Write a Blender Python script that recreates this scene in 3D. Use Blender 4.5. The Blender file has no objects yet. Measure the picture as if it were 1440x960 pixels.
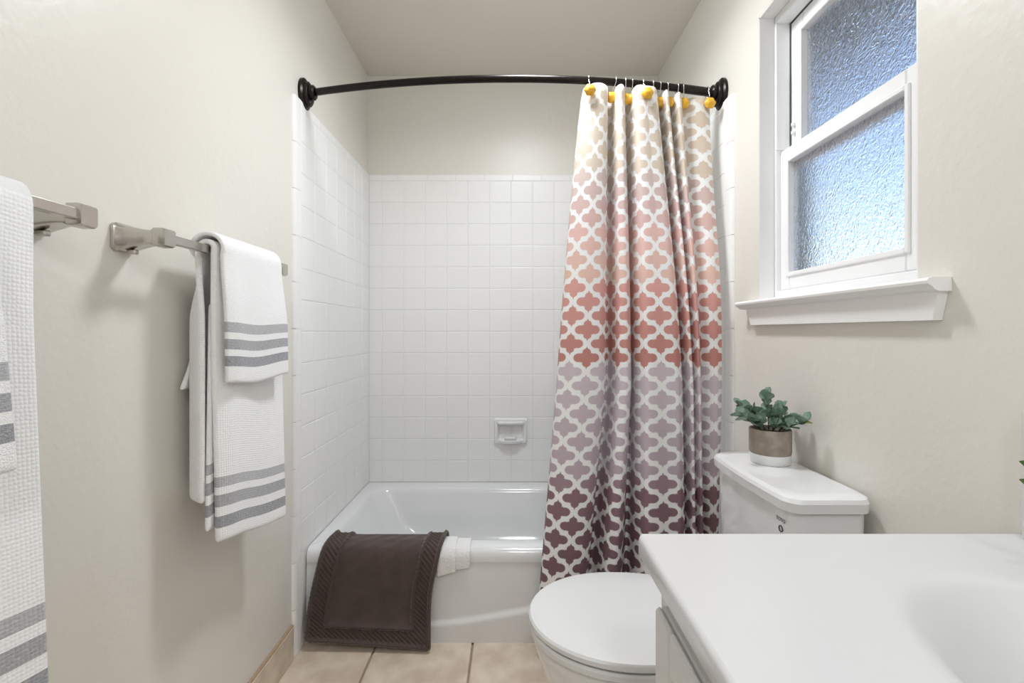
import bpy, bmesh, math, random
from mathutils import Vector, Matrix
random.seed(7)
SC = bpy.context.scene
C = SC.collection
R = math.radians

# ------------------------------------------------------------------ camera, world, lights, exposure
F = 660.0; CZ = 1.11                                   # focal length in pixels of a 1440 wide frame, eye height
cd = bpy.data.cameras.new('camera'); cam = bpy.data.objects.new('camera', cd); C.objects.link(cam)
cd.sensor_width = 36; cd.lens = F / 1440 * 36; cd.clip_start = 0.02
cd.shift_y = -14 / 1440
cam.location = (0, 0, CZ); cam.rotation_euler = (R(90), 0, 0)
SC.camera = cam
W = bpy.data.worlds.new('sky'); SC.world = W; W.use_nodes = True
wn = W.node_tree; bg = wn.nodes['Background']
sky = wn.nodes.new('ShaderNodeTexSky'); sky.sky_type = 'NISHITA'; sky.sun_disc = False
sky.sun_elevation = R(42); sky.sun_rotation = R(200); sky.air_density = 1.0; sky.dust_density = .6
wn.links.new(sky.outputs[0], bg.inputs[0]); bg.inputs[1].default_value = 0.28
SC.view_settings.view_transform = 'Standard'; SC.view_settings.look = 'None'
SC.view_settings.exposure = 0.0; SC.view_settings.gamma = 1.0; SC.view_settings.use_curve_mapping = False
CEIL_W = 8.5; REAR_FILL_W = 8.5; VAN_W = 1.8                              # lamp powers, used by the lamp builders
LAMP_COL = (0.93, 0.975, 1.03)

# room dimensions (metres)
XL, XR, YB, YR, ZC = -0.749, 0.756, 2.435, -2.2, 2.435
TP = 0.011                                             # tile face proud of the paint
YT = 1.595                                             # front end of the tiled area
ZT = 1.92                                              # top of the tile

# ------------------------------------------------------------------ helpers
def lin(c):
    return tuple(((v/255)/12.92 if v/255 <= .04045 else ((v/255+.055)/1.055)**2.4) for v in c)
def mat(name, col, rough=.5, metal=0., bump=None, spec=.5, coat=0., vary=None, sheen=0.):
    m = bpy.data.materials.new(name); m.use_nodes = True
    nt = m.node_tree; b = nt.nodes['Principled BSDF']
    c = lin(col) + (1,)
    b.inputs['Base Color'].default_value = c; b.inputs['Roughness'].default_value = rough
    b.inputs['Metallic'].default_value = metal; b.inputs['Specular IOR Level'].default_value = spec
    b.inputs['Coat Weight'].default_value = coat; b.inputs['Coat Roughness'].default_value = .08
    if sheen: b.inputs['Sheen Weight'].default_value = sheen
    tc = nt.nodes.new('ShaderNodeTexCoord')
    if vary:                                            # (other colour, scale, sharpness)
        n = nt.nodes.new('ShaderNodeTexNoise'); n.inputs['Scale'].default_value = vary[1]; n.inputs['Detail'].default_value = 5
        r = nt.nodes.new('ShaderNodeMapRange'); r.inputs[1].default_value = .5-vary[2]; r.inputs[2].default_value = .5+vary[2]
        mx = nt.nodes.new('ShaderNodeMix'); mx.data_type = 'RGBA'
        mx.inputs[6].default_value = c; mx.inputs[7].default_value = lin(vary[0]) + (1,)
        nt.links.new(tc.outputs['Object'], n.inputs['Vector']); nt.links.new(n.outputs[0], r.inputs[0])
        nt.links.new(r.outputs[0], mx.inputs[0]); nt.links.new(mx.outputs[2], b.inputs['Base Color'])
    if bump:                                            # (scale, strength, distance, detail)
        n = nt.nodes.new('ShaderNodeTexNoise'); n.inputs['Scale'].default_value = bump[0]; n.inputs['Detail'].default_value = bump[3]
        bp = nt.nodes.new('ShaderNodeBump'); bp.inputs['Strength'].default_value = bump[1]; bp.inputs['Distance'].default_value = bump[2]
        nt.links.new(tc.outputs['Object'], n.inputs['Vector']); nt.links.new(n.outputs[0], bp.inputs['Height'])
        nt.links.new(bp.outputs[0], b.inputs['Normal'])
    return m
def obj(name, me, m=None, parent=None, smooth=False):
    if isinstance(me, bmesh.types.BMesh):
        bm = me; me = bpy.data.meshes.new(name); bm.to_mesh(me); bm.free()
    if m is not None and len(me.materials) == 0: me.materials.append(m)
    if smooth: me.polygons.foreach_set('use_smooth', [True]*len(me.polygons))
    o = bpy.data.objects.new(name, me); C.objects.link(o)
    if parent is not None: o.parent = parent
    return o
def tag(o, label, cat, group=None):
    o['label'] = label; o['category'] = cat
    if group: o['group'] = group
    return o
def thing(name, label, cat, loc=(0, 0, 0), group=None):
    o = bpy.data.objects.new(name, None); C.objects.link(o); o.location = loc; o.empty_display_size = .05
    return tag(o, label, cat, group)
def struct(o): o['kind'] = 'structure'; return o
def pyd(verts, faces, name='m'):
    me = bpy.data.meshes.new(name); me.from_pydata([tuple(v) for v in verts], [], faces); me.update(); return me
def box(bm, x0, x1, y0, y1, z0, z1):
    v = [bm.verts.new(p) for p in ((x0,y0,z0),(x1,y0,z0),(x1,y1,z0),(x0,y1,z0),(x0,y0,z1),(x1,y0,z1),(x1,y1,z1),(x0,y1,z1))]
    for f in ((0,3,2,1),(4,5,6,7),(0,1,5,4),(1,2,6,5),(2,3,7,6),(3,0,4,7)): bm.faces.new([v[i] for i in f])
    return v
def rbox(x0, x1, y0, y1, z0, z1, b=.004, seg=2):
    bm = bmesh.new(); box(bm, x0, x1, y0, y1, z0, z1)
    if b: bmesh.ops.bevel(bm, geom=bm.edges[:], offset=b, segments=seg, profile=.5, affect='EDGES', clamp_overlap=True)
    return bm
def loft(rings, cap0=True, cap1=True):
    bm = bmesh.new(); vr = [[bm.verts.new(p) for p in r] for r in rings]; n = len(rings[0])
    for a, b in zip(vr, vr[1:]):
        for i in range(n): bm.faces.new((a[i], a[(i+1) % n], b[(i+1) % n], b[i]))
    if cap0: bm.faces.new(vr[0][::-1])
    if cap1: bm.faces.new(vr[-1])
    bmesh.ops.recalc_face_normals(bm, faces=bm.faces[:])
    return bm
def rrect(x0, x1, y0, y1, r, z, n=8):
    pts = []
    for cx, cy, a0 in ((x1-r, y1-r, 0), (x0+r, y1-r, 90), (x0+r, y0+r, 180), (x1-r, y0+r, 270)):
        for k in range(n+1):
            a = R(a0 + 90*k/n); pts.append((cx+r*math.cos(a), cy+r*math.sin(a), z))
    return pts
def tube(path, rad, seg=12, cap=True):
    path = [Vector(p) for p in path]; rings = []; n = len(path); nrm = None
    for i, p in enumerate(path):
        t = (path[min(i+1, n-1)] - path[max(i-1, 0)]).normalized()
        if nrm is None: nrm = t.orthogonal().normalized()
        nrm = (nrm - t*nrm.dot(t)).normalized(); bn = t.cross(nrm)
        r = rad[i] if isinstance(rad, (list, tuple)) else rad
        rings.append([p + nrm*r*math.cos(2*math.pi*k/seg) + bn*r*math.sin(2*math.pi*k/seg) for k in range(seg)])
    return loft(rings, cap, cap)
def lathe(prof, seg=32, axis='Z', centre=(0, 0, 0)):
    rings = []
    for r, h in prof:
        ring = []
        for k in range(seg):
            a = 2*math.pi*k/seg; u, v = r*math.cos(a), r*math.sin(a)
            p = {'Z': (u, v, h), 'X': (h, u, v), 'Y': (u, h, v)}[axis]
            ring.append(Vector(p) + Vector(centre))
        rings.append(ring)
    return loft(rings)
def sst(a, b, x):
    t = min(1, max(0, (x-a)/(b-a))) if a != b else float(x > a); return t*t*(3-2*t)
def crom(pts, t):                                       # Catmull-Rom through tuples, t in 0..1
    n = len(pts)-1; f = t*n; i = min(int(f), n-1); f -= i
    p = [pts[max(0, min(n, j))] for j in (i-1, i, i+1, i+2)]
    return tuple(.5*(2*b + (c-a)*f + (2*a-5*b+4*c-d)*f*f + (3*b-a-3*c+d)*f**3) for a, b, c, d in zip(*p))
def grid(fn, nu, nv, uvfn=None):
    verts = [fn(i/nu, j/nv) for j in range(nv+1) for i in range(nu+1)]
    faces = [(j*(nu+1)+i, j*(nu+1)+i+1, (j+1)*(nu+1)+i+1, (j+1)*(nu+1)+i) for j in range(nv) for i in range(nu)]
    me = pyd(verts, faces)
    if uvfn:
        uv = me.uv_layers.new(name='UVMap')
        for l in me.loops:
            j, i = divmod(l.vertex_index, nu+1); uv.data[l.index].uv = uvfn(i/nu, j/nv)
    return me
def solid(o, t, off=0., sub=0):
    s = o.modifiers.new('thickness', 'SOLIDIFY'); s.thickness = t; s.offset = off
    if sub: q = o.modifiers.new('smooth', 'SUBSURF'); q.levels = sub; q.render_levels = sub
    return o
def autosmooth(o, ang=35):
    me = o.data; me.polygons.foreach_set('use_smooth', [True]*len(me.polygons))
    bm = bmesh.new(); bm.from_mesh(me)
    for e in bm.edges:
        if len(e.link_faces) == 2 and e.calc_face_angle(0) > R(ang): e.smooth = False
    bm.to_mesh(me); bm.free(); return o

# ------------------------------------------------------------------ materials
M = {}
M['paint'] = mat('wall_paint', (232, 228, 219), .36, bump=(42, .25, .004, 3))
M['ceil'] = mat('ceiling_paint', (232, 226, 214), .6, bump=(60, .15, .002, 3))
M['tile'] = mat('white_glazed_tile', (245, 244, 242), .3, bump=(9, .12, .004, 1))
M['grout'] = mat('white_grout', (234, 233, 231), .8)
M['ftile'] = mat('beige_floor_tile', (228, 213, 195), .38, vary=((206, 187, 167), 11, .14), bump=(40, .1, .002, 4))
M['fgrout'] = mat('brown_grout', (168, 148, 126), .9)
M['tub'] = mat('white_enamel', (233, 234, 234), .12, coat=.4)
M['china'] = mat('white_vitreous_china', (236, 236, 236), .1, coat=.4)
M['seat'] = mat('white_plastic_seat', (228, 228, 227), .22)
M['counter'] = mat('white_cultured_marble', (220, 220, 220), .28, coat=.2)
M['cab'] = mat('white_cabinet_paint', (226, 226, 226), .4)
M['vinyl'] = mat('white_window_vinyl', (249, 249, 249), .35)
M['trim'] = mat('white_trim_paint', (247, 246, 244), .4)
M['sage'] = mat('sage_exterior_paint', (112, 128, 118), .7)
M['bronze'] = mat('dark_bronze_metal', (38, 33, 31), .3, metal=.75)
M['nickel'] = mat('brushed_nickel', (198, 194, 188), .26, metal=1.)
M['wire'] = mat('chrome_wire', (215, 215, 215), .2, metal=1.)
M['yellow'] = mat('yellow_resin', (240, 190, 60), .4, vary=((222, 160, 30), 60, .2), bump=(90, .6, .004, 2))
M['potw'] = mat('grey_brown_stoneware', (168, 155, 141), .75, vary=((136, 123, 110), 40, .25))
M['potb'] = mat('white_pot_band', (238, 238, 238), .5)
M['soil'] = mat('dark_soil', (50, 40, 32), .95)
M['leaf'] = mat('dusty_green_leaf', (160, 182, 166), .5, vary=((104, 134, 112), 60, .2))
M['leaf2'] = mat('fresh_green_leaf', (150, 176, 70), .45)
M['stem'] = mat('plant_stem', (74, 80, 58), .7)
M['ink'] = mat('dark_print', (52, 54, 70), .6)
M['soffit'] = mat('brown_soffit_boards', (120, 110, 104), .8)
M['ground'] = mat('outside_ground', (150, 148, 140), .9)
M['cloth'] = mat('white_terry', (243, 243, 243), .95, bump=(380, .6, .004, 2), sheen=.3)

def striped(name, axis_stripes, waffle=True):
    """white terry with woven grey stripes; axis_stripes = list of (v0, v1, grey) in metres of the UV v axis"""
    m = bpy.data.materials.new(name); m.use_nodes = True; nt = m.node_tree; b = nt.nodes['Principled BSDF']
    L = nt.links.new
    uv = nt.nodes.new('ShaderNodeUVMap'); sp = nt.nodes.new('ShaderNodeSeparateXYZ'); L(uv.outputs[0], sp.inputs[0])
    nz = nt.nodes.new('ShaderNodeTexNoise'); nz.inputs['Scale'].default_value = 1
    mp = nt.nodes.new('ShaderNodeMapping'); mp.inputs['Scale'].default_value = (120, 900, 1)
    L(uv.outputs[0], mp.inputs[0]); L(mp.outputs[0], nz.inputs['Vector'])
    col = None; smask = None
    for v0, v1, g in axis_stripes:
        a = nt.nodes.new('ShaderNodeMath'); a.operation = 'GREATER_THAN'; a.inputs[1].default_value = v0; L(sp.outputs[1], a.inputs[0])
        c = nt.nodes.new('ShaderNodeMath'); c.operation = 'LESS_THAN'; c.inputs[1].default_value = v1; L(sp.outputs[1], c.inputs[0])
        k = nt.nodes.new('ShaderNodeMath'); k.operation = 'MULTIPLY'; L(a.outputs[0], k.inputs[0]); L(c.outputs[0], k.inputs[1])
        r = nt.nodes.new('ShaderNodeMapRange'); r.inputs[1].default_value = .3; r.inputs[2].default_value = .7
        r.inputs[3].default_value = .65; r.inputs[4].default_value = 1; L(nz.outputs[0], r.inputs[0])
        k2 = nt.nodes.new('ShaderNodeMath'); k2.operation = 'MULTIPLY'; L(k.outputs[0], k2.inputs[0]); L(r.outputs[0], k2.inputs[1])
        mx = nt.nodes.new('ShaderNodeMix'); mx.data_type = 'RGBA'; L(k2.outputs[0], mx.inputs[0])
        if col is None: mx.inputs[6].default_value = lin((252, 252, 252)) + (1,)
        else: L(col, mx.inputs[6])
        mx.inputs[7].default_value = lin(g) + (1,); col = mx.outputs[2]
    L(col, b.inputs['Base Color']); b.inputs['Roughness'].default_value = .95; b.inputs['Sheen Weight'].default_value = .3
    bp = nt.nodes.new('ShaderNodeBump'); bp.inputs['Strength'].default_value = .4 if waffle else .6; bp.inputs['Distance'].default_value = .003
    if waffle:
        v = nt.nodes.new('ShaderNodeTexVoronoi'); v.inputs['Scale'].default_value = 190; v.inputs['Randomness'].default_value = .25
        L(uv.outputs[0], v.inputs['Vector']); L(v.outputs['Distance'], bp.inputs['Height']); bp.invert = True
    else:
        n2 = nt.nodes.new('ShaderNodeTexNoise'); n2.inputs['Scale'].default_value = 420; L(uv.outputs[0], n2.inputs['Vector']); L(n2.outputs[0], bp.inputs['Height'])
    L(bp.outputs[0], b.inputs['Normal'])
    return m
G1, G2, G3 = (170, 170, 174), (150, 150, 155), (128, 130, 137)
M['bath'] = striped('white_waffle_towel', ((.124, .147, G1), (.080, .107, G2), (.033, .059, G3)))
M['hand'] = striped('white_hand_towel', ((.114, .137, G1), (.076, .099, G2), (.038, .061, G3)), waffle=False)

def curtain_material():
    m = bpy.data.materials.new('quatrefoil_ombre_fabric'); m.use_nodes = True; nt = m.node_tree; L = nt.links.new
    b = nt.nodes['Principled BSDF']; b.inputs['Roughness'].default_value = .7
    uv = nt.nodes.new('ShaderNodeUVMap'); sp = nt.nodes.new('ShaderNodeSeparateXYZ'); L(uv.outputs[0], sp.inputs[0])
    def mth(op, a, c=None, d=None):
        n = nt.nodes.new('ShaderNodeMath'); n.operation = op
        for i, x in enumerate((a, c, d)):
            if x is None: continue
            if isinstance(x, (int, float)): n.inputs[i].default_value = x
            else: L(x, n.inputs[i])
        return n.outputs[0]
    H, V = .113, .093
    U = mth('DIVIDE', sp.outputs[0], H); Vv = mth('DIVIDE', sp.outputs[1], V)
    def motif(off):
        a = mth('ADD', U, off); c = mth('ADD', Vv, off)
        ra = mth('ROUND', a); rc = mth('ROUND', c)
        x = mth('ABSOLUTE', mth('SUBTRACT', a, ra)); y = mth('ABSOLUTE', mth('SUBTRACT', c, rc))
        def circ(cx, cy, r):
            dx = mth('SUBTRACT', x, cx); dy = mth('SUBTRACT', y, cy)
            return mth('SUBTRACT', mth('SQRT', mth('ADD', mth('MULTIPLY', dx, dx), mth('MULTIPLY', dy, dy))), r)
        d = mth('MINIMUM', circ(.228, 0, .157), circ(0, .205, .125))
        d = mth('MINIMUM', d, mth('SUBTRACT', mth('MAXIMUM', x, y), .170))
        d = mth('MINIMUM', d, mth('MULTIPLY', mth('SUBTRACT', mth('ADD', mth('MULTIPLY', x, 2.6), y), .405), .4))
        return d, mth('MULTIPLY', mth('SUBTRACT', rc, off), V)
    d1, z1 = motif(0.0); d2, z2 = motif(.5)
    first = mth('LESS_THAN', d1, d2); d = mth('MINIMUM', d1, d2)
    zz = mth('ADD', mth('MULTIPLY', first, z1), mth('MULTIPLY', mth('SUBTRACT', 1., first), z2))
    t = mth('DIVIDE', zz, 2.0)
    cr = nt.nodes.new('ShaderNodeValToRGB'); L(t, cr.inputs[0]); el = cr.color_ramp.elements
    stops = [(0.10, (116, 88, 96)), (.40, (132, 102, 110)), (.605, (152, 118, 126)), (.61, (190, 172, 182)), (.985, (216, 202, 210)),
             (.99, (198, 134, 126)), (1.285, (230, 172, 164)), (1.29, (236, 200, 186)), (1.44, (236, 196, 188)), (1.50, (222, 188, 184)),
             (1.655, (214, 197, 190)), (1.66, (222, 206, 188)), (1.95, (226, 211, 194))]
    el[0].position = stops[0][0]/2; el[0].color = lin(stops[0][1]) + (1,)
    el[1].position = stops[-1][0]/2; el[1].color = lin(stops[-1][1]) + (1,)
    for z, c in stops[1:-1]:
        e = el.new(z/2); e.color = lin(c) + (1,)
    inside = nt.nodes.new('ShaderNodeMapRange'); inside.inputs[1].default_value = .012; inside.inputs[2].default_value = -.012; L(d, inside.inputs[0])
    mx = nt.nodes.new('ShaderNodeMix'); mx.data_type = 'RGBA'; L(inside.outputs[0], mx.inputs[0])
    mx.inputs[6].default_value = lin((252, 251, 250)) + (1,); L(cr.outputs[0], mx.inputs[7])
    L(mx.outputs[2], b.inputs['Base Color'])
    tr = nt.nodes.new('ShaderNodeBsdfTranslucent'); L(mx.outputs[2], tr.inputs[0])
    ms = nt.nodes.new('ShaderNodeMixShader'); ms.inputs[0].default_value = .10
    L(b.outputs[0], ms.inputs[1]); L(tr.outputs[0], ms.inputs[2]); L(ms.outputs[0], nt.nodes['Material Output'].inputs[0])
    return m
M['curtain'] = curtain_material()

def glass_material():
    m = bpy.data.materials.new('textured_obscure_glass'); m.use_nodes = True; nt = m.node_tree; L = nt.links.new
    b = nt.nodes['Principled BSDF']; b.inputs['Transmission Weight'].default_value = 1; b.inputs['Roughness'].default_value = .12
    b.inputs['IOR'].default_value = 1.3; b.inputs['Base Color'].default_value = (1, .955, .985, 1)
    tc = nt.nodes.new('ShaderNodeTexCoord')
    n0 = nt.nodes.new('ShaderNodeTexNoise'); n0.inputs['Scale'].default_value = 16; L(tc.outputs['Object'], n0.inputs['Vector'])
    ad = nt.nodes.new('ShaderNodeMix'); ad.data_type = 'RGBA'; ad.blend_type = 'ADD'; ad.inputs[0].default_value = .09
    L(tc.outputs['Object'], ad.inputs[6]); L(n0.outputs['Color'], ad.inputs[7])
    v = nt.nodes.new('ShaderNodeTexVoronoi'); v.feature = 'DISTANCE_TO_EDGE'; v.inputs['Scale'].default_value = 55; L(ad.outputs[2], v.inputs['Vector'])
    n1 = nt.nodes.new('ShaderNodeTexNoise'); n1.inputs['Scale'].default_value = 95; n1.inputs['Detail'].default_value = 3
    n1.inputs['Distortion'].default_value = 1.6; L(tc.outputs['Object'], n1.inputs['Vector'])
    sm = nt.nodes.new('ShaderNodeMath'); sm.operation = 'ADD'; L(v.outputs[0], sm.inputs[0]); L(n1.outputs[0], sm.inputs[1])
    bp = nt.nodes.new('ShaderNodeBump'); bp.inputs['Strength'].default_value = .38; bp.inputs['Distance'].default_value = .006
    L(sm.outputs[0], bp.inputs['Height']); L(bp.outputs[0], b.inputs['Normal'])
    tr = nt.nodes.new('ShaderNodeBsdfTranslucent'); tr.inputs[0].default_value = (.95, .97, 1, 1); L(bp.outputs[0], tr.inputs[1])
    ms = nt.nodes.new('ShaderNodeMixShader'); ms.inputs[0].default_value = .10
    L(b.outputs[0], ms.inputs[1]); L(tr.outputs[0], ms.inputs[2]); L(ms.outputs[0], nt.nodes['Material Output'].inputs[0])
    return m
M['glass'] = glass_material()
def emit(name, col, s):
    m = bpy.data.materials.new(name); m.use_nodes = True; b = m.node_tree.nodes['Principled BSDF']
    b.inputs['Base Color'].default_value = (.9, .9, .9, 1); b.inputs['Emission Color'].default_value = col + (1,); b.inputs['Emission Strength'].default_value = s
    return m

# ------------------------------------------------------------------ room shell
TH = .10
bm = bmesh.new(); box(bm, XL-TH, XR+TH+.04, YR-TH, YB+TH, -.12, -.008); floor = struct(obj('floor', bm, M['fgrout']))
bm = bmesh.new(); box(bm, XL-TH, XR+TH+.04, YR-TH, YB+TH, ZC, ZC+.1); struct(obj('ceiling', bm, M['ceil']))
bm = bmesh.new(); box(bm, XL-TH, XL, YR-TH, YB+TH, -.008, ZC); wl = struct(obj('wall_left', bm, M['paint']))
bm = bmesh.new(); box(bm, XL, XR, YB, YB+TH, -.008, ZC); wb = struct(obj('wall_back', bm, M['paint']))
bm = bmesh.new(); box(bm, XL, XR, YR-TH, YR, -.008, ZC); struct(obj('wall_rear', bm, M['paint']))
WY0, WY1, WZ0, WZ1 = .874, 1.438, 1.19, 2.07            # window opening
XO = .90                                                # outside face of the right wall
bm = bmesh.new()
for a in ((YR-TH, WY0, -.008, ZC), (WY1, YB+TH, -.008, ZC), (WY0, WY1, -.008, WZ0), (WY0, WY1, WZ1, ZC)):
    box(bm, XR, XO, *a)
wr = struct(obj('wall_right', bm, M['paint']))

# floor tiles
def tile_mesh(w, h, t, bev, cache={}):
    """tile lying in XY, centred, thickness t up +Z, with a cushioned edge"""
    k = (round(w, 4), round(h, 4), t, bev)
    if k not in cache:
        v = []
        for z, i in ((0, 0), (t-bev*.8, 0), (t-bev*.25, bev*.35), (t, bev*1.2)):
            v += [(-w/2+i, -h/2+i, z), (w/2-i, -h/2+i, z), (w/2-i, h/2-i, z), (-w/2+i, h/2-i, z)]
        f = [(4*k_+i, 4*k_+(i+1) % 4, 4*k_+4+(i+1) % 4, 4*k_+4+i) for k_ in range(3) for i in range(4)] + [(12, 13, 14, 15)]
        cache[k] = pyd(v, f, 'tile')
    return cache[k]
PF = .342; GF = .007
xs = [XL] + [-.482 + PF*k for k in range(0, 4)] + [XR]
ys = [YR] + [1.40 - PF*k for k in range(10, -1, -1)] + [1.70]
ys = [y for i, y in enumerate(ys) if i == 0 or y > YR+.01]
for i in range(len(xs)-1):
    for j in range(len(ys)-1):
        w, h = xs[i+1]-xs[i]-GF, ys[j+1]-ys[j]-GF
        if w < .02 or h < .02: continue
        o = obj('floor_tile', tile_mesh(w, h, .008, .003), M['ftile'], floor)
        o.location = ((xs[i]+xs[i+1])/2, (ys[j]+ys[j+1])/2, -.008)

# ceramic wall tile
P = .111; G = .0019
ZL = [CZ + P*k for k in range(-7, 8)]                    # horizontal joints .333 ... 1.887
def put_tile(parent, name, wall, a0, a1, z0, z1):
    w, h = a1-a0-G, z1-z0-G
    o = obj(name, tile_mesh(w, h, .007, .0022), M['tile'], parent)
    a, z = (a0+a1)/2, (z0+z1)/2; j = lambda: random.uniform(-.0016, .0016)
    if wall == 'back': o.location = (a, YB-.004, z); o.rotation_euler = (R(90)+j(), j(), 0)
    if wall == 'left': o.location = (XL+.004, a, z); o.rotation_euler = (R(90), j(), R(90)+j())
    if wall == 'right': o.location = (XR-.004, a, z); o.rotation_euler = (R(90), j(), R(-90)+j())
bm = bmesh.new(); box(bm, XL, XR, YB-.0095, YB, .30, ZT-.002); obj('grout_bed', bm, M['grout'], wb)
bm = bmesh.new(); box(bm, XL, XL+.0095, YT+.012, YB, 0, ZT-.002); obj('grout_bed', bm, M['grout'], wl)
bm = bmesh.new(); box(bm, XR-.0095, XR, YT+.012, YB, 0, ZT-.002); obj('grout_bed', bm, M['grout'], wr)
bx = [XL+TP] + [-.0055 + P*k for k in range(-6, 7)] + [XR-TP]
for i in range(len(bx)-1):
    for j in range(len(ZL)-1): put_tile(wb, 'tile', 'back', bx[i], bx[i+1], ZL[j], ZL[j+1])
n = 10; cw = (XR-XL-2*TP)/n
for i in range(n): put_tile(wb, 'cap_tile', 'back', XL+TP+i*cw, XL+TP+(i+1)*cw, ZL[-1], ZT)
Y0 = 1.645
def bullnose_mesh(h):
    prof = [(0, YT)] + [(TP*math.sin(R(a)), YT+.022*(1-math.cos(R(a)))) for a in (25, 45, 62, 76, 90)] + [(TP, Y0-G), (0, Y0-G)]
    v = [(x, y, z) for z in (G/2, h-G/2) for x, y in prof]; n = len(prof)
    f = [(i, (i+1) % n, n+(i+1) % n, n+i) for i in range(n)] + [tuple(range(n))[::-1], tuple(range(n, 2*n))]
    me = pyd(v, f, 'bullnose_tile'); bm = bmesh.new(); bm.from_mesh(me); bmesh.ops.recalc_face_normals(bm, faces=bm.faces[:]); bm.to_mesh(me); bm.free()
    return me
nb = 12; bh = (ZT)/nb; bme = bullnose_mesh(bh)
for wall, par in (('left', wl), ('right', wr)):
    for i in range(7):
        a0 = Y0 + P*i
        for j in range(len(ZL)-1): put_tile(par, 'tile', wall, a0, a0+P, ZL[j], ZL[j+1])
    for i in range(5): put_tile(par, 'cap_tile', wall, Y0+i*.1554, Y0+(i+1)*.1554, ZL[-1], ZT)
    for j in range(3): put_tile(par, 'tile', wall, Y0, 1.668, ZL[0]-P*(j+1)+(0 if j < 2 else .001), ZL[0]-P*j)
    for k in range(nb):
        o = obj('bullnose_tile', bme, M['tile'], par, smooth=False); o.location = (XL if wall == 'left' else XR, 0, k*bh)
        if wall == 'right': o.scale = (-1, 1, 1)

# baseboard of floor tile along the left wall
bb = bpy.data.objects.new('baseboard_left', None); C.objects.link(bb); struct(bb)
yb = [1.592, 1.327] + [1.327-PF*k for k in range(1, 11)]
for a, b_ in zip(yb, yb[1:]):
    obj('baseboard_tile', rbox(XL+.0005, XL+.011, b_+.002, a-.002, .002, .112, .002, 1), M['ftile'], bb)
obj('grout_cap', rbox(XL, XL+.0095, yb[-1], 1.592, .1, .1175, .002, 1), mat('tan_grout', (176, 150, 122), .85), bb)

# ------------------------------------------------------------------ window
win = bpy.data.objects.new('window_1', None); C.objects.link(win); struct(win); win.location = (XR, (WY0+WY1)/2, WZ0)
Wi = Matrix.Translation(-Vector(win.location))
def wpart(name, bm, m, parent=win):
    bm.transform(Wi); return obj(name, bm, m, parent)
def frame(x0, x1, y0, y1, z0, z1, wy, wb_, wt, b=.003):
    bm = bmesh.new()
    for a in ((x0, x1, y0, y0+wy, z0, z1), (x0, x1, y1-wy, y1, z0, z1), (x0, x1, y0+wy, y1-wy, z0, z0+wb_), (x0, x1, y0+wy, y1-wy, z1-wt, z1)):
        q = rbox(*a, b, 1); me = bpy.data.meshes.new('q'); q.to_mesh(me); q.free(); bm.from_mesh(me)
    return bm
g = .0006
XF = .802
for a in ((XR+.0005, XF-.001, WY0+g, WY0+.004, WZ0+.0145, WZ1-.004), (XR+.0005, XF-.001, WY1-.004, WY1-g, WZ0+.0145, WZ1-.004), (XR+.0005, XF-.001, WY0+.004, WY1-.004, WZ1-.004, WZ1-g)):
    wpart('white_return', rbox(*a, 0), M['trim'])
wpart('frame', frame(XF, .8465, WY0+g, WY1-g, WZ0+.012, WZ1-g, .010, .030, .024), M['vinyl'])
wpart('exterior_jamb', frame(.847, XO-.0025, WY0+g, WY1-g, WZ0+.002, WZ1-g, .0095, .030, .022), M['sage'])
wpart('jamb_track', rbox(XF-.001, .828, WY1-.0165, WY1-.0105, 1.66, 1.90, .001, 1), M['vinyl'])
wpart('jamb_track', rbox(XF-.001, .828, WY0+.0105, WY0+.0165, 1.66, 1.90, .001, 1), M['vinyl'])
wpart('near_jamb', rbox(.814, .846, WY0+.0105, WY0+.0515, 1.222, 2.04, .002, 1), M['vinyl'])
us = wpart('upper_sash', frame(.848, .876, WY0+.012, WY1-.011, 1.60, 2.045, .058, .05, .055), M['vinyl'])
ls = wpart('lower_sash', frame(.816, .846, WY0+.052, WY1-.011, 1.234, 1.655, .046, .050, .046), M['vinyl'])
wpart('pane', rbox(.860, .864, WY0+.068, WY1-.067, 1.648, 1.992, 0), M['glass'], us)
wpart('pane', rbox(.829, .833, WY0+.096, WY1-.055, 1.282, 1.611, 0), M['glass'], ls)
for s in (us, ls):                                     # glazing bead around each pane
    x0, z0, z1, e, e0 = ((.842, 1.648, 1.992, .066, .066) if s is us else (.811, 1.282, 1.611, .054, .094))
    wpart('glazing_bead', frame(x0, x0+.008, WY0+e0-.008, WY1-e+.009, z0-.010, z1+.010, .012, .012, .012, .002), M['vinyl'], s)
wpart('sash_latch', rbox(.838, .848, WY1-.035, WY1-.026, 1.70, 1.712, .002, 1), M['vinyl'], us)
wpart('sash_latch', rbox(.838, .848, WY1-.035, WY1-.026, 1.725, 1.737, .002, 1), M['vinyl'], us)
wpart('exterior_casing', frame(XO-.002, XO+.03, WY0-.07, WY1+.07, WZ0-.07, WZ1+.07, .075, .075, .075), M['sage'])
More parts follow.
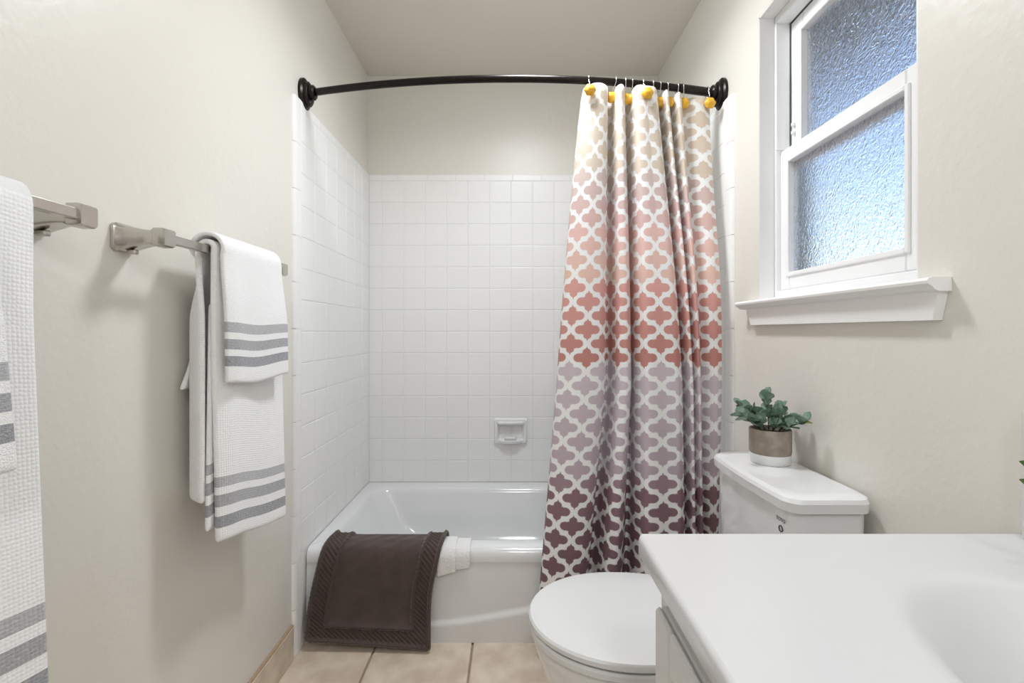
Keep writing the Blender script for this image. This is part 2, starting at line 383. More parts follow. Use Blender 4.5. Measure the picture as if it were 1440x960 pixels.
# sill (stool with a moulded nose) and apron below
prof = [(XF, 1.190), (XF, 1.204), (.722, 1.204), (.716, 1.202), (.713, 1.198), (.714, 1.193), (.718, 1.190), (.722, 1.188), (.726, 1.183), (.734, 1.180), (XR-.0005, 1.180), (XR-.0005, 1.190)]
bm = bmesh.new()
inn = [(x, z) for x, z in prof]
def prism_y(bm, prof, y0, y1):
    a = [bm.verts.new((x, y0, z)) for x, z in prof]; b_ = [bm.verts.new((x, y1, z)) for x, z in prof]; n = len(prof)
    for i in range(n): bm.faces.new((a[i], a[(i+1) % n], b_[(i+1) % n], b_[i]))
    bm.faces.new(a[::-1]); bm.faces.new(b_)
nose = [(min(x, XR-.0005), z) for x, z in prof[1:11]]
nose[0] = (XR-.0005, 1.204)
prism_y(bm, nose, .806, 1.505)
prism_y(bm, [(XR-.0005, 1.1905), (XR-.0005, 1.204), (XF+.004, 1.204), (XF+.004, 1.1905)], WY0+g, WY1-g)
bmesh.ops.recalc_face_normals(bm, faces=bm.faces[:]); wpart('window_sill', bm, M['trim'])
bm = bmesh.new()
v = [bm.verts.new(p) for p in ((XR-.0005, .812, 1.180), (XR-.0005, .824, 1.130), (XR-.0005, 1.452, 1.130), (XR-.0005, 1.478, 1.180),
                               (.736, .812, 1.180), (.738, .824, 1.130), (.738, 1.452, 1.130), (.736, 1.478, 1.180))]
for f in ((0, 1, 2, 3), (4, 7, 6, 5), (0, 4, 5, 1), (1, 5, 6, 2), (2, 6, 7, 3), (3, 7, 4, 0)): bm.faces.new([v[i] for i in f])
bmesh.ops.recalc_face_normals(bm, faces=bm.faces[:])
wpart('apron', bm, M['trim'])
# outside: roof eave above the window and the yard
bm = rbox(XO+.04, 1.66, -1.6, 4.6, 2.36, 2.40, 0); e = obj('roof_eave', bm, M['soffit']); struct(e)
obj('fascia_board', rbox(1.66, 1.69, -1.6, 4.6, 2.33, 2.50, .003, 1), M['soffit'], e)
bm = bmesh.new(); box(bm, XO+.04, 25, -20, 25, -.5, -.4); struct(obj('yard', bm, M['ground']))

# ------------------------------------------------------------------ room lamps above and behind the view; the rear ceiling one is added fill
for lab, ly, lw in (('round white flush ceiling lamp in front of the tub', 1.42, CEIL_W), ('unseen round white ceiling lamp added behind the camera as fill light', -.95, REAR_FILL_W)):
  t = thing('ceiling_lamp', lab, 'lamp', (.08, ly, ZC))
  obj('base', lathe([(.0, 0), (.155, 0), (.155, -.02), (.145, -.025), (0, -.025)], 32), M['trim'], t)
  obj('diffuser', lathe([(.0, -.025), (.14, -.025), (.138, -.04), (.10, -.058), (.0, -.066)], 32), emit('lamp_diffuser', LAMP_COL, 26.), t)
  ld = bpy.data.lights.new('ceiling_light', 'AREA'); ld.shape = 'DISK'; ld.size = .26; ld.spread = R(158); ld.energy = lw; ld.color = LAMP_COL
  lo = bpy.data.objects.new('ceiling_light', ld); C.objects.link(lo); lo.parent = t; lo.location = (0, 0, -.07)
t = thing('vanity_lamp', 'three globe vanity light bar above the counter', 'lamp', (XR, .12, 1.98))
obj('back_plate', rbox(-.025, -.0005, -.32, .32, -.05, .05, .004, 1), M['nickel'], t)
for k in (-.22, 0, .22):
    gl = obj('globe', lathe([(.001, -.06), (.03, -.052), (.05, -.033), (.06, 0), (.05, .033), (.03, .052), (.001, .06)], 20, 'Z', (-.09, k, 0)), emit('globe_glass', LAMP_COL, 2.), t, True)
    pd = bpy.data.lights.new('vanity_light', 'POINT'); pd.energy = VAN_W; pd.shadow_soft_size = .061; pd.color = LAMP_COL
    po = bpy.data.objects.new('vanity_light', pd); C.objects.link(po); po.parent = t; po.location = (-.155, k, 0)

# ------------------------------------------------------------------ bathtub
tub = thing('bathtub', 'white enamel alcove bathtub with a swooped apron', 'bathtub', (0, 2.05, 0))
T0 = Matrix.Translation((0, -2.05, 0))
x0, x1 = XL+TP+.001, XR-TP-.001; y1 = YB-TP-.001
rg = [rrect(x0, x1, 1.680, y1, .004, .285), rrect(x0, x1, 1.680, y1, .004, .300), rrect(x0, x1, 1.6825, y1, .004, .315), rrect(x0, x1, 1.690, y1, .004, .326),
      rrect(x0, x1, 1.704, y1, .004, .332), rrect(x0+.048, x1-.075, 1.752, y1-.070, .09, .332), rrect(x0+.054, x1-.081, 1.759, y1-.082, .09, .330),
      rrect(x0+.062, x1-.088, 1.766, y1-.09, .09, .322), rrect(x0+.072, x1-.093, 1.772, y1-.096, .09, .305),
      rrect(x0+.14, x1-.115, 1.795, y1-.125, .10, .17), rrect(x0+.22, x1-.14, 1.815, y1-.15, .11, .085),
      rrect(x0+.28, x1-.18, 1.85, y1-.185, .10, .055), rrect(x0+.36, x1-.26, 1.92, y1-.26, .06, .05)]
bm = loft(rg, False, True); bm.transform(T0); autosmooth(obj('basin', bm, M['tub'], tub), 50)
def apron(u, v):
    x = x0 + (x1-x0)*u; z = .288*v
    zc = .068 + .075*sst(-.32, .30, x)
    step = .010*(1-sst(zc-.010, zc+.012, z))
    edge = .012*(1-sst(0, .035, x-x0)) + .012*(1-sst(0, .035, x1-x))
    y = 1.684 - .004*math.sin(math.pi*v) - step*1.0 + .0
    y = y*(1) - edge*.0
    if v > .95: y = 1.684 + (1.6805-1.684)*((v-.95)/.05)
    return (x, y-2.05, z)
autosmooth(obj('apron', grid(apron, 90, 44), M['tub'], tub), 60)

# soap dish on the back wall
sd = thing('soap_dish', 'white ceramic soap dish set into the back tile wall', 'soap dish', (-.007, YB-TP, .598))
def sring(w, h, r, y, dz=0): return [(p[0], y, p[1]+dz) for p in rrect(-w, w, -h, h, r, 0, 5)]
bm = loft([sring(.085, .065, .012, .004), sring(.085, .065, .012, -.008), sring(.080, .060, .012, -.016), sring(.068, .047, .014, -.017, -.004),
           sring(.063, .041, .014, -.008, -.004), sring(.058, .036, .014, .003, -.004)], True, True)
autosmooth(obj('body', bm, M['china'], sd), 40)
obj('grab_bar', tube([(-.066, -.012, .043), (-.055, -.022, .043), (0, -.025, .043), (.055, -.022, .043), (.066, -.012, .043)], .009, 12), M['china'], sd, True)
def trayp(a, z, e):
    pts = []
    for k in range(25):
        b_ = math.pi*k/24; pts.append((.062*math.cos(b_)*e, -.008-.030*math.sin(b_)*e, z))
    return pts
autosmooth(obj('tray', loft([trayp(0, -.060, .9), trayp(0, -.054, 1.0), trayp(0, -.046, 1.02), trayp(0, -.044, .96)], True, True), M['china'], sd), 40)
obj('tray_ridge', tube([(-.028, -.020, -.034), (-.02, -.027, -.033), (.02, -.027, -.033), (.028, -.020, -.034)], .008, 10), M['china'], sd, True)

# ------------------------------------------------------------------ curtain rod
ZR = 1.965
def yrod(x): return 1.588 + .094*(abs(x)/.72)**2
rod = thing('curtain_rod', 'curved dark bronze shower curtain rod with round wall flanges', 'curtain rod', (0, 1.6, ZR))
RT = Matrix.Translation((0, -1.6, -ZR))
pts = [(-.715 + 1.43*i/48, 0, ZR) for i in range(49)]; pts = [(x, yrod(x), z) for x, _, z in pts]
bm = tube(pts, .0125, 16); bm.transform(RT); obj('rod_tube', bm, M['bronze'], rod, True)
pts = [(x, yrod(x), ZR) for x in [.585 + .135*i/8 for i in range(9)]]
bm = tube(pts, [.0150]*9, 16); bm.transform(RT); autosmooth(obj('sleeve', bm, M['bronze'], rod))
for s, xw in ((1, XL), (-1, XR)):
    yc = yrod(.72)
    def ov(h, ry, rz): return [(xw+s*h, yc+1.08*ry*math.cos(a), ZR-.006*(rz > .03)+1.08*rz*math.sin(a)) for a in [2*math.pi*k/32 for k in range(32)]]
    bm = loft([ov(.0005, .040, .052), ov(.010, .040, .052), ov(.014, .036, .047), ov(.016, .033, .042)]); bm.transform(RT); fl = autosmooth(obj('flange', bm, M['bronze'], rod), 30)
    bm = loft([ov(.015, .031, .040), ov(.024, .031, .040), ov(.028, .028, .034)]); bm.transform(RT); autosmooth(obj('flange_ring', bm, M['bronze'], fl), 30)
    bm = loft([ov(.027, .022, .024), ov(.040, .022, .024), ov(.045, .018, .019)]); bm.transform(RT); autosmooth(obj('socket', bm, M['bronze'], fl), 30)

# ------------------------------------------------------------------ shower curtain
px = lambda x, Y=1.6: (x-720)*Y/F
# (x at top, x at mid height, x at bottom, depth towards the room) in frame pixels at 1.6 m / metres
CP = [(819, 783, 764, -.012), (823, 788, 769, .012), (836, 812, 792, .034), (848, 838, 815, .030), (855, 850, 828, .006), (855, 853, 832, -.034), (858, 858, 838, -.050),
      (864, 863, 845, -.030), (866, 868, 852, .018), (872, 877, 862, .036), (878, 885, 871, .018), (879, 887, 880, -.028), (883, 890, 887, -.044), (889, 893, 893, -.008),
      (893, 903, 902, .030), (899, 912, 912, .040), (905, 922, 924, .040), (908, 932, 936, .038), (914, 942, 946, .038), (921, 949, 953, .034), (927, 957, 960, .010),
      (928, 958, 961, -.030), (932, 960, 963, -.044), (935, 962, 965, -.010), (939, 967, 970, .028), (944, 971, 974, .014), (946, 971, 974, -.024), (950, 972, 975, -.034),
      (954, 974, 977, .004), (959, 978, 981, .024), (964, 982, 985, .012), (965, 983, 986, -.012), (970, 986, 988, -.016), (985, 995, 995, .006), (1000, 1005, 1003, .012), (1012, 1014, 1009, -.004)]
NS, NZ = 330, 70
ZB, ZTOP = .10, 1.945
def cpoint(u, v):                                      # v: 0 bottom .. 1 top
    xt, xm, xb, d = crom(CP, u)
    x = xm + (xt-xm)*sst(.38, 1.0, v) if v > .45 else xm
    tt = (v-.45)/.55
    x = xm + (xt-xm)*(tt*.75 + .25*tt*tt) if v >= .45 else xm + (xb-xm)*((.45-v)/.30)
    if v < .15: x = xb + (xb-xm)*((.15-v)/.30)
    amp = .85 + .15*sst(1, .6, v) + .12*sst(.4, 0, v)
    X = px(x); base = 1.592
    ytop = yrod(X)
    Y = base + (ytop-base)*sst(.55, 1., v) - (d if d > 0 else 1.2*d)*amp
    Y += .004*math.sin(u*40+v*5)*(1-v)
    pk = max(0, min(1, (d+.05)/.09))
    z = ZB + (ZTOP-ZB)*v - .022*(1-pk)*sst(.93, 1, v)
    return (X, Y, z)
# arc length of the cloth along mid height gives the print coordinate
arc = [0.]; prev = Vector(cpoint(0, .5))
for i in range(1, NS+1):
    p = Vector(cpoint(i/NS, .5)); arc.append(arc[-1] + (p-prev).length); prev = p
me = grid(cpoint, NS, NZ, lambda u, v: (arc[round(u*NS)], ZB + (ZTOP-ZB)*v))
cur = obj('shower_curtain', me, M['curtain'], None, True); solid(cur, .0012)
tag(cur, 'shower curtain with quatrefoil lattice print fading from cream through coral to plum', 'shower curtain')
# hooks with yellow rosette knobs
def hook(xp, knob_dx, knob_out):
    lab = {827: 'curtain hook with a yellow rosette knob at the free edge of the curtain', 1007: 'curtain hook with a yellow rosette knob beside the wall flange'}.get(xp, 'wire shower curtain hook with a yellow rosette knob between pleats of the curtain')
    X = px(xp, 1.60); Y = yrod(X)
    h = thing('curtain_hook', lab, 'curtain hook', (X, Y, ZR), 'curtain hooks along the shower rod')
    p = [(0.0, .0175*math.cos(a), .0175*math.sin(a)) for a in [R(-60 + 24*k) for k in range(12)]]
    p += [(knob_dx*.5, -.020-knob_out*.5, -.022), (knob_dx, -.018-knob_out, -.040)]
    obj('wire', tube(p, .0014, 8), M['wire'], h, True)
    c = (knob_dx, -.022-knob_out, -.052)
    bm = bmesh.new(); bmesh.ops.create_uvsphere(bm, u_segments=20, v_segments=12, radius=.0195)
    for v in bm.verts:
        a = math.atan2(v.co.z, v.co.x); r = math.hypot(v.co.x, v.co.z)
        k = 1 + .07*math.cos(6*a)*min(1, r/.012) ; v.co = Vector((v.co.x*k, v.co.y*.62*(1+.12*math.cos(r*900)), v.co.z*k)) + Vector(c)
    obj('knob', bm, M['yellow'], h, True)
for a in ((827, 0, .018), (866, -.012, -.022), (880, .004, -.028), (890, .002, -.026), (906, .006, .022), (921, .002, -.03), (932, .003, -.03), (943, .008, -.024), (959, .002, -.03), (967, .006, -.02), (1007, .0, .004)): hook(*a)

# ------------------------------------------------------------------ towel bars and towels
BX, BZ = -.665, 1.289
def towel_bar(ynear, yfar, label):
    t = thing('towel_bar', label, 'towel bar', (XL, (ynear+yfar)/2, BZ)); ym = (ynear+yfar)/2
    obj('bar', rbox(BX-XL-.006, BX-XL+.006, ynear-ym+.008, yfar-ym-.008, -.009, .009, .002, 2), M['nickel'], t)
    for y in (ynear-ym, yfar-ym):
        pr = [(.0005, .0265, .0265), (.007, .0265, .0265), (.010, .0245, .024), (.03, .0205, .019), (.052, .0155, .0145), (.064, .014, .0135), (.070, .0155, .0165)]
        rings = [[(x, y+p[0], p[1]) for p in rrect(-a, a, -b_, b_, min(a, b_)*.35, 0, 4)] for x, a, b_ in pr]
        post = autosmooth(obj('post', loft(rings), M['nickel'], t), 30)
        pr = [(.069, .0150, .0165), (.072, .0165, .0175), (.088, .0165, .0175), (.094, .0145, .0155)]
        rings = [[(x, y+p[0], p[1]) for p in rrect(-a, a, -b_, b_, .004, 0, 4)] for x, a, b_ in pr]
        autosmooth(obj('end_cap', loft(rings), M['nickel'], post), 30)
        obj('set_screw', rbox(.012, .030, y-.006, y+.006, -.031, -.022, .002, 1), M['nickel'], post)
towel_bar(.900, 1.357, 'brushed nickel towel bar whose far end meets the white tile')
towel_bar(.270, .728, 'brushed nickel towel bar further from the tub, its end cap bare')

def drape(off, zb_back, zf_near, zf_far, yn, yf, xb, xf, curl_b, curl_f, yb_shift=0., wav=.004, seed=0, nu=44, nv=90, kind='full', yfs=0.):
    """cloth over the bar: v=0 back hem .. v=1 front hem; u=0 near edge .. 1 far edge"""
    rt = off
    def fn(u, v):
        zf = zf_near + (zf_far-zf_near)*u
        lb, lf = BZ-zb_back, BZ-zf; la = math.pi*rt; s = v*(lb+la+lf)
        y = yn + (yf-yn)*u
        if s < lb:
            z = zb_back + s; dn = (BZ-z); k = sst(0, .16, dn)
            x = BX - rt + (xb-(BX-rt))*k; cu = max(0, 1-u/.13)**1.15
            x += curl_b*cu*k; y += (.085 + yb_shift*(dn/lb)**3)*(1-u)*sst(0, .05, dn) if yb_shift else 0
        elif s < lb+la:
            a = math.pi - (s-lb)/rt; x = BX + rt*math.cos(a); z = BZ + rt*math.sin(a)
        else:
            dn = s-lb-la; z = BZ-dn; k = sst(0, .18, dn)
            x = BX + rt + (xf-(BX+rt))*k; cu = max(0, 1-u/.16)**1.8
            x -= curl_f*cu*(.35+.65*k); y += yfs*dn
            x += wav*k*math.sin(5.2*u+seed+1.5*dn)*1.2; z += .005*k*math.sin(6*u+seed)*(dn/lf)
        return (x, y, z)
    tot = (BZ-zb_back) + math.pi*rt + (BZ-zf_near)
    return grid(fn, nu, nv, lambda u, v: ((yf-yn)*u, tot*(1-v) if v > .45 else 5+tot*v))
def towel_set(yfar_b, yfar_h, zh, hfs, lab_b, lab_h):
    yn = yfar_b-.29
    t = thing('bath_towel', lab_b, 'towel', (BX, yfar_b-.16, BZ))
    def fit(o): o.data.transform(Matrix.Translation(-Vector(t.location))); return o
    o = fit(obj('front_layer', drape(.019, .735, .640, .585, yn, yfar_b, -.7195, -.648, .050, .014, wav=.006, seed=.6, yfs=.03), M['bath'], t, True)); solid(o, .013, 0, 1)
    # inner folded layer that shows its striped hem below the back layer
    def inner(u, v):
        z = .672 + .028*u + .50*v
        return (-.664 + .014*u - .012*math.sin(u*3), yn+.012 + .26*u - .012*(1-v), z)
    o = fit(obj('inner_layer', grid(inner, 20, 30, lambda u, v: (.25*u, .5*v)), M['bath'], t, True)); solid(o, .010, 0, 1)
    h = thing('hand_towel', lab_h, 'towel', (BX, yfar_h-.13, BZ))
    o = obj('cloth_body', drape(.036, zh-.012, zh, zh-.002, yfar_h-.255, yfar_h, -.7355, -.619, .004, .012, yb_shift=-.07, wav=.004, seed=2, nu=36, nv=70, yfs=hfs), M['hand'], h, True)
    o.data.transform(Matrix.Translation(-Vector(h.location))); solid(o, .010, 0, 1)
    o.name = 'cloth_body'
towel_set(1.308, 1.275, .992, .03, 'white waffle bath towel with three grey stripes beside the tiled tub alcove', 'short white hand towel with grey stripes over the bath towel nearest the tub')
towel_set(.630, .553, .935, .08, 'white waffle bath towel with grey stripes on the bar away from the tub', 'white hand towel with grey stripes over the bath towel away from the tub')

# ------------------------------------------------------------------ bath mat and washcloth over the tub rim
mt = thing('bath_mat', 'dark brown plush bath mat with ribbed border draped over the tub rim', 'bath mat', (-.5, 1.66, 0))
MP = [(1.806, .19), (1.800, .26), (1.792, .325), (1.768, .354), (1.735, .358), (1.700, .356), (1.668, .342), (1.652, .305), (1.647, .24), (1.645, .16), (1.642, .09), (1.634, .018)]
fine = [crom(MP, i/400) for i in range(401)]
al = [0.]
for a, b_ in zip(fine, fine[1:]): al.append(al[-1] + math.hypot(b_[0]-a[0], b_[1]-a[1]))
ML = al[-1]; MW = .405; BW = .056
def mpath(s):
    s = max(0, min(ML, s)); lo, hi = 0, 400
    while hi-lo > 1:
        m_ = (lo+hi)//2
        if al[m_] <= s: lo = m_
        else: hi = m_
    f = (s-al[lo])/(al[hi]-al[lo]); a, b_ = fine[lo], fine[hi]
    n = Vector((b_[1]-a[1], -(b_[0]-a[0]))).normalized()
    return a[0]+(b_[0]-a[0])*f, a[1]+(b_[1]-a[1])*f, -n
def rib(cx, s):
    du = min(cx, MW-cx); ds = min(s, ML-s); e = min(du, ds)
    edge = -.010*(1-min(1, e/.012))**2
    if e >= BW: return edge + .006 - .006*max(0, 1-(e-BW)/.02)**2 + .0012*math.sin(cx*90+s*40)*math.sin(s*70)
    if e > BW-.005: return -.004
    ph = (s - cx*.9)*.743
    return edge + (.0075*abs(math.sin(math.pi*ph/.0125)) - .002)*sst(0, .010, e)
NU, NV = 170, 260
def mpt(u, v):
    cx, s = MW*u, ML*v; y, z, n = mpath(s); d = rib(cx, s)
    fr = sst(.62, 1.0, v)
    x = -.660 + cx - .050*sst(.30, 1., v) + .006*math.sin(v*6) + (.018*u)*fr
    kick = .012*u*u*sst(.85, 1, v)
    zz = z + n[1]*d + (.022*(1-u)*sst(.75, 1, v)) - .004*u*(v > .2)*0
    return (x+.5, y + n[0]*d - kick - 1.66, max(zz, .006))
full = grid(mpt, NU, NV)
def sub_mesh(keep):
    bm = bmesh.new(); bm.from_mesh(full); bm.faces.ensure_lookup_table()
    bad = [f for k, f in enumerate(bm.faces) if keep(MW*((k % NU)+.5)/NU, ML*((k//NU)+.5)/NV) is False]
    bmesh.ops.delete(bm, geom=bad, context='FACES'); return bm
inn = lambda cx, s: min(cx, MW-cx, s, ML-s) >= BW-.0025
M['mat'] = mat('dark_brown_plush', (84, 70, 66), .95, bump=(160, .5, .003, 2), vary=((72, 59, 55), 14, .2), sheen=.25)
M['matb'] = mat('dark_brown_ribbed_plush', (80, 66, 61), .95, sheen=.25)
o = obj('plush_panel', sub_mesh(inn), M['mat'], mt, True); solid(o, .012, -1)
o = obj('ribbed_border', sub_mesh(lambda a, b_: not inn(a, b_)), M['matb'], mt, True); solid(o, .011, -1)
bpy.data.meshes.remove(full)
for o in mt.children:                                  # make the outside face the room
    bm = bmesh.new(); bm.from_mesh(o.data)
    f = bm.faces[:]; nsum = sum((q.normal.y*q.calc_area() for q in f if q.calc_center_median().z < .25), 0.)
    if nsum > 0: bmesh.ops.reverse_faces(bm, faces=f)
    bm.to_mesh(o.data); bm.free()

wc = thing('washcloth', 'small folded white washcloth over the tub rim beside the brown mat', 'washcloth', (-.21, 1.68, 0))
def wcl(xa, xb_, zf, zb_, lift, skew, ysh=0):
    WP = [(1.778-ysh, .262), (1.775, .300), (1.764, .330), (1.742, .338), (1.705, .338), (1.684, .330), (1.6735, .312), (1.671, .285), (1.671, zf)]
    def fn(u, v):
        y, z = crom(WP, v); n = Vector((0, -1)) if v > .7 else Vector((0, 1)) if False else None
        k = sst(.5, .8, v)
        x = xa + (xb_-xa)*u - skew*(1-u)*k
        zz = z + lift*(1-k) + .018*u*sst(.85, 1, v)
        return (x+.21, y - lift*k - .001*math.sin(u*9) - 1.68, zz)
    return grid(fn, 20, 40)
M['wash'] = mat('white_terry_small', (240, 239, 237), .95, bump=(160, .9, .004, 2), sheen=.3)
o = obj('lower_fold', wcl(-.246, -.150, .252, 0, .001, .008), M['wash'], wc, True); solid(o, .005, 0, 1)
o = obj('upper_fold', wcl(-.250, -.200, .240, 0, .0068, .016), M['wash'], wc, True); solid(o, .005, 0, 1)

# ------------------------------------------------------------------ toilet
tl = thing('toilet', 'white two-piece toilet with closed lid between tub and vanity', 'toilet', (.40, 1.155, 0))
TT = Matrix.Translation((-.40, -1.155, 0)); YC = 1.155
def egg(xt, xb_, hw, z, n=48, sq=2.6):
    xc = xt + (xb_-xt)*.50; pts = []
    for k in range(n):
        a = 2*math.pi*k/n; c, s = math.cos(a), math.sin(a)
        if c < 0: x, y = xc + (xc-xt)*c, hw*s
        else: x, y = xc + (xb_-xc)*abs(c)**(2/sq), hw*math.copysign(abs(s)**(2/sq), s)
        pts.append((x, YC+y, z))
    return pts
def tpart(name, bm, m, parent=tl, ang=40): bm.transform(TT); return autosmooth(obj(name, bm, m, parent), ang)
tpart('bowl', loft([egg(.175, .56, .115, .0), egg(.165, .565, .118, .02), egg(.150, .57, .122, .10), egg(.115, .575, .145, .20), egg(.075, .58, .172, .29),
                    egg(.056, .58, .183, .345), egg(.050, .58, .187, .372), egg(.053, .58, .184, .378)]), M['china'])
tpart('seat', loft([egg(.050, .50, .186, .380), egg(.043, .50, .191, .385), egg(.043, .50, .191, .396), egg(.048, .50, .187, .4005)]), M['seat'])
tpart('seat_lid', loft([egg(.046, .505, .186, .4035), egg(.041, .505, .190, .408), egg(.041, .505, .190, .417), egg(.045, .503, .187, .4225), egg(.055, .498, .178, .4250), egg(.12, .46, .12, .4268), egg(.2, .38, .05, .4272)]), M['seat'], ang=30)
for s in (-1, 1): tpart('hinge', rbox(.495, .53, YC+s*.075-.02, YC+s*.075+.02, .379, .420, .006, 2), M['seat'])
def tank(x0, x1, y0, y1, r, z, bow):
    out = []
    for p in rrect(x0, x1, y0, y1, r, z, 8):
        k = 1-((p[1]-(y0+y1)/2)/((y1-y0)/2))**2
        out.append((p[0] - (bow*max(0, k) if p[0] < (x0+x1)/2 else 0), p[1], p[2]))
    # extra points on the long front edge for the bow
    return out
def tank_ring(x0, x1, y0, y1, r, z, bow):
    base = rrect(x0, x1, y0, y1, r, z, 6); pts = []
    n = len(base)
    for i in range(n):
        a, b_ = base[i], base[(i+1) % n]; pts.append(a)
        if abs(a[1]-b_[1]) > .05:
            for k in range(1, 10): pts.append(tuple(a[j]+(b_[j]-a[j])*k/10 for j in range(3)))
    ym = (y0+y1)/2; hw = (y1-y0)/2
    return [(p[0]-bow*max(0, 1-((p[1]-ym)/hw)**2)*(1 if p[0] < (x0+x1)/2 else 0), p[1], p[2]) for p in pts]
ty0, ty1 = .957, 1.338
tpart('tank', loft([tank_ring(.60, .735, ty0+.035, ty1-.035, .03, .375, .006), tank_ring(.585, .738, ty0+.018, ty1-.018, .03, .43, .008), tank_ring(.578, .740, ty0+.008, ty1-.008, .03, .733, .010)]), M['china'])
tpart('tank_lid', loft([tank_ring(.576, .741, ty0+.006, ty1-.006, .03, .7345, .010), tank_ring(.568, .744, ty0, ty1, .032, .737, .010), tank_ring(.566, .745, ty0-.002, ty1+.002, .032, .757, .010),
                        tank_ring(.569, .743, ty0+.002, ty1-.002, .032, .765, .010), tank_ring(.578, .735, ty0+.012, ty1-.012, .03, .770, .010), tank_ring(.60, .72, ty0+.035, ty1-.035, .02, .7705, .006)]), M['china'], ang=25)
tpart('pedestal_deck', rbox(.50, .70, YC-.10, YC+.10, .30, .378, .02, 3), M['china'])
# maker's mark on the tank front
def text_mesh(s, size):
    cu = bpy.data.curves.new('t', 'FONT'); cu.body = s; cu.size = size; cu.extrude = .0002; cu.align_x = 'CENTER'
    to = bpy.data.objects.new('t', cu); C.objects.link(to); dg = bpy.context.evaluated_depsgraph_get(); dg.update()
    me = bpy.data.meshes.new_from_object(to.evaluated_get(dg)); bpy.data.objects.remove(to); return me
tx = .578 - .004
me = text_mesh('TOTO', .011)
o = obj('printed_mark', me, M['ink'], tl); o.location = (tx-.40, 1.003-1.155, .705); o.rotation_euler = (R(90), 0, R(-90+3))
bm = loft([[(tx-.40+h, -.152+r*math.cos(2*math.pi*k/20), .689+r*math.sin(2*math.pi*k/20)) for k in range(20)] for r, h in ((.0055, .001), (.0072, .001), (.0072, -.0006), (.0055, -.0006), (.0055, .001))], False, False); obj('printed_mark', bm, M['ink'], tl)

# ------------------------------------------------------------------ vanity cabinet and counter
CT = .81; VY0, VY1 = -.45, .702; VX = .186
vc = thing('vanity_cabinet', 'white painted vanity cabinet below the counter', 'cabinet', (.48, .12, 0))
VT = Matrix.Translation((-.48, -.12, 0))
def vpart(name, bm, m, par=vc): bm.transform(VT); return obj(name, bm, m, par)
bm = bmesh.new()
for a in ((.214, .232, VY0+.02, .672, .09, CT-.036), (XR-.012, XR-.002, VY0+.02, .672, .09, CT-.036), (.232, XR-.012, VY0+.02, VY0+.038, .09, CT-.036), (.232, XR-.012, .654, .672, .09, CT-.036), (.232, XR-.012, VY0+.038, .654, .09, .108)): box(bm, *a)
vpart('body', bm, M['cab'])
vpart('toe_kick', rbox(.27, XR-.002, VY0+.03, .66, .001, .0895, .001, 1), M['cab'])
for a, b_ in ((.285, .628), (-.07, .275), (-.42, -.08)):
    d = vpart('door', rbox(.200, .2135, a, b_, .12, .744, .003, 2), M['cab'])
    prof = []
    bm = frame(.191, .2005, a, b_, .12, .744, .055, .055, .055, .004); vpart('rail_frame', bm, M['cab'], d)
ct = thing('countertop', 'white moulded vanity counter with an integral basin', 'counter', (.48, .12, CT))
CTM = Matrix.Translation((-.48, -.12, -CT))
def ctop(u, v):
    x = VX+.006 + (XR-.003-VX-.006)*u; y = VY0 + (VY1-.006-VY0)*v
    r = math.hypot((x-.535)/.165, (y-.34)/.25)
    dz = -.15*(1-sst(.25, 1.0, r)) if r < 1 else 0
    return (x-.48, y-.12, dz)
bm = bmesh.new(); bm.from_mesh(grid(ctop, 70, 120))
# rolled edge: drop the boundary down the front, far end and near end
def edge_ring(off, dz):
    return None
autosm = obj('top_surface', bm, M['counter'], ct, True)
prof = [(.006, 0), (.0025, -.0015), (.0006, -.005), (0, -.010), (0, -.026), (.002, -.031), (.006, -.034), (.03, -.034), (.03, -.001)]
path = [(VX, VY0), (VX, VY1), (XR-.003, VY1)]
bm = bmesh.new(); rings = []
for (x, y), (nx, ny) in zip([(VX, VY0), (VX, VY1-.012), (VX+.0035, VY1-.0035), (VX+.012, VY1), (XR-.003, VY1)], [(1, 0), (1, 0), (.707, -.707), (0, -1), (0, -1)]):
    rings.append([bm.verts.new((x+nx*i-.48, y+ny*i-.12, z)) for i, z in prof])
for a, b_ in zip(rings, rings[1:]):
    for i in range(len(prof)-1): bm.faces.new((a[i], a[i+1], b_[i+1], b_[i]))
bmesh.ops.recalc_face_normals(bm, faces=bm.faces[:])
autosmooth(obj('rolled_edge', bm, M['counter'], ct), 50)
bm = rbox(.737, XR-.0005, VY0, .680, CT+.0005, CT+.186, .003, 2); bm.transform(CTM); obj('backsplash', bm, M['counter'], ct)

# ------------------------------------------------------------------ plants
def leaf_mesh(L, Wd, cup):
    vs = [(0, 0, 0)]; prof = [(.22, .32), (.5, .5), (.78, .40), (1.0, .0)]
    v = [(0, 0, 0)]; rows = []
    for t_, w in prof[:-1]:
        rows.append(len(v)); v += [(t_*L, -w*Wd, cup*t_*L+.12*Wd), (t_*L, 0, cup*t_*L), (t_*L, w*Wd, cup*t_*L+.12*Wd)]
    v.append((L, 0, cup*L*1.1)); tip = len(v)-1
    f = [(0, rows[0], rows[0]+1), (0, rows[0]+1, rows[0]+2)]
    for a, b_ in zip(rows, rows[1:]): f += [(a, b_, b_+1, a+1), (a+1, b_+1, b_+2, a+2)]
    f += [(rows[-1], tip, rows[-1]+1), (rows[-1]+1, tip, rows[-1]+2)]
    n = len(v); v2 = [(x, y, z-.0012) for x, y, z in v]
    return pyd(v + v2, f + [tuple(i+n for i in q[::-1]) for q in f], 'leaf')
def orient(d, roll=0.):
    q = Vector(d).to_track_quat('X', 'Z').to_matrix().to_4x4(); return q @ Matrix.Rotation(roll, 4, 'X')
pl = thing('potted_succulent', 'small potted green plant in a grey-brown and white pot on the toilet tank', 'plant', (.672, 1.222, .7709))
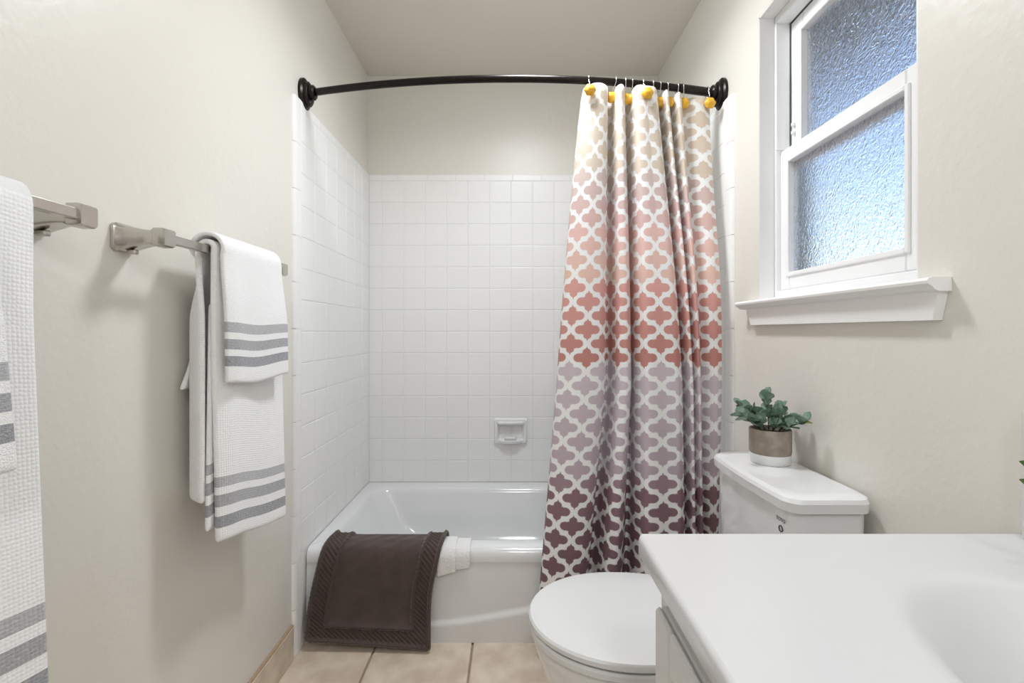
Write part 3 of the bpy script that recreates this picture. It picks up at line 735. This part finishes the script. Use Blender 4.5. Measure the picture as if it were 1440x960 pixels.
obj('pot', lathe([(.001, .024), (.048, .024), (.0495, .030), (.050, .086), (.0485, .088), (.046, .087), (.045, .072), (.001, .072)], 36), M['potw'], pl)
autosmooth(pl.children[0], 40)
autosmooth(obj('pot_base_band', lathe([(.001, 0), (.0455, 0), (.0475, .003), (.0487, .0245), (.001, .0245)], 36), M['potb'], pl), 40)
obj('soil', lathe([(.001, .0722), (.0445, .0722), (.043, .076), (.001, .079)], 24), M['soil'], pl)
L1 = leaf_mesh(.028, .029, .25); L2 = leaf_mesh(.023, .024, .3); L3 = leaf_mesh(.020, .014, .2)
for m_ in (L1, L2): m_.materials.append(M['leaf'])
L3.materials.append(M['leaf2'])
rnd = random.Random(11)
stems = [((-.085, -.01, .120), 6), ((-.070, .015, .142), 6), ((-.045, -.02, .112), 5), ((-.01, .0, .172), 6), ((.008, -.022, .128), 6), ((.03, .005, .138), 6), ((.046, -.034, .112), 6),
         ((.038, -.085, .118), 7), ((.0, -.035, .098), 5), ((-.03, .02, .125), 5), ((.045, .03, .115), 5)]
for si, (tip, nl) in enumerate(stems):
    nl += 4
    tip = Vector(tip); base = Vector((tip.x*.25, tip.y*.25, .074)); mid = (base+tip)/2 + Vector((0, 0, .016))
    curve = [base.lerp(mid, k/4).lerp(mid.lerp(tip, k/4), k/4) for k in range(5)]
    st = obj('stem', tube(curve, .0016, 6), M['stem'], pl, True)
    ax = (tip-base).normalized()
    for k in range(nl):
        f = 1 - .80*(k//2)/max(1, nl/2); p = base.lerp(mid, f).lerp(mid.lerp(tip, f), f)
        a = k*2.4 + si; side = ax.orthogonal().normalized(); side = Matrix.Rotation(a, 3, ax) @ side
        d = (side + ax*(.55 if k > 1 else 1.0) + Vector((0, 0, .25))).normalized()
        if (Vector(pl.location)+p+d*.024).x > XR-.006: d = Vector((-abs(d.x), d.y, d.z))
        o = obj('leaf', L3 if (si == 7 and k == 0) else (L1 if rnd.random() < .6 else L2), None, st, True)
        sc = rnd.uniform(.8, 1.05); o.matrix_local = Matrix.Translation(p) @ orient(d, rnd.uniform(-.6, .6)) @ Matrix.Scale(sc, 4)
# second plant, standing on the counter by the backsplash; only two leaf tips reach into view
p2 = thing('counter_plant', 'green leafed plant on the white counter by the backsplash', 'plant', (.664, .512, CT+.0005))
autosmooth(obj('pot', lathe([(.001, 0), (.028, 0), (.034, .06), (.032, .062), (.030, .05), (.001, .05)], 28), M['potb'], p2), 40)
L4 = leaf_mesh(.034, .017, .15); L4.materials.append(mat('deep_green_leaf', (84, 112, 48), .4))
for k, (tx_, ty_, tz_) in enumerate(((-.033, .029, .131), (-.033, .029, .109), (-.03, -.02, .15), (.02, -.03, .16), (.02, .02, .15), (-.02, -.04, .12))):
    b0 = Vector((tx_*.2, ty_*.2, .05)); t1 = Vector((tx_, ty_, tz_)); st = obj('stem', tube([b0, b0.lerp(t1, .5)+Vector((0, 0, .01)), t1], .0014, 6), M['stem'], p2, True)
    for q in range(3):
        p = b0.lerp(t1, 1-.3*q); d = Vector((tx_*.4 + .01*(q-1), ty_, .01*(1-q))).normalized()
        d = (Matrix.Rotation((q-1)*1.1 if q else 0, 3, 'Z') @ d)
        o = obj('leaf', L4, None, st, True); o.matrix_local = Matrix.Translation(p) @ orient(d, 1.0)
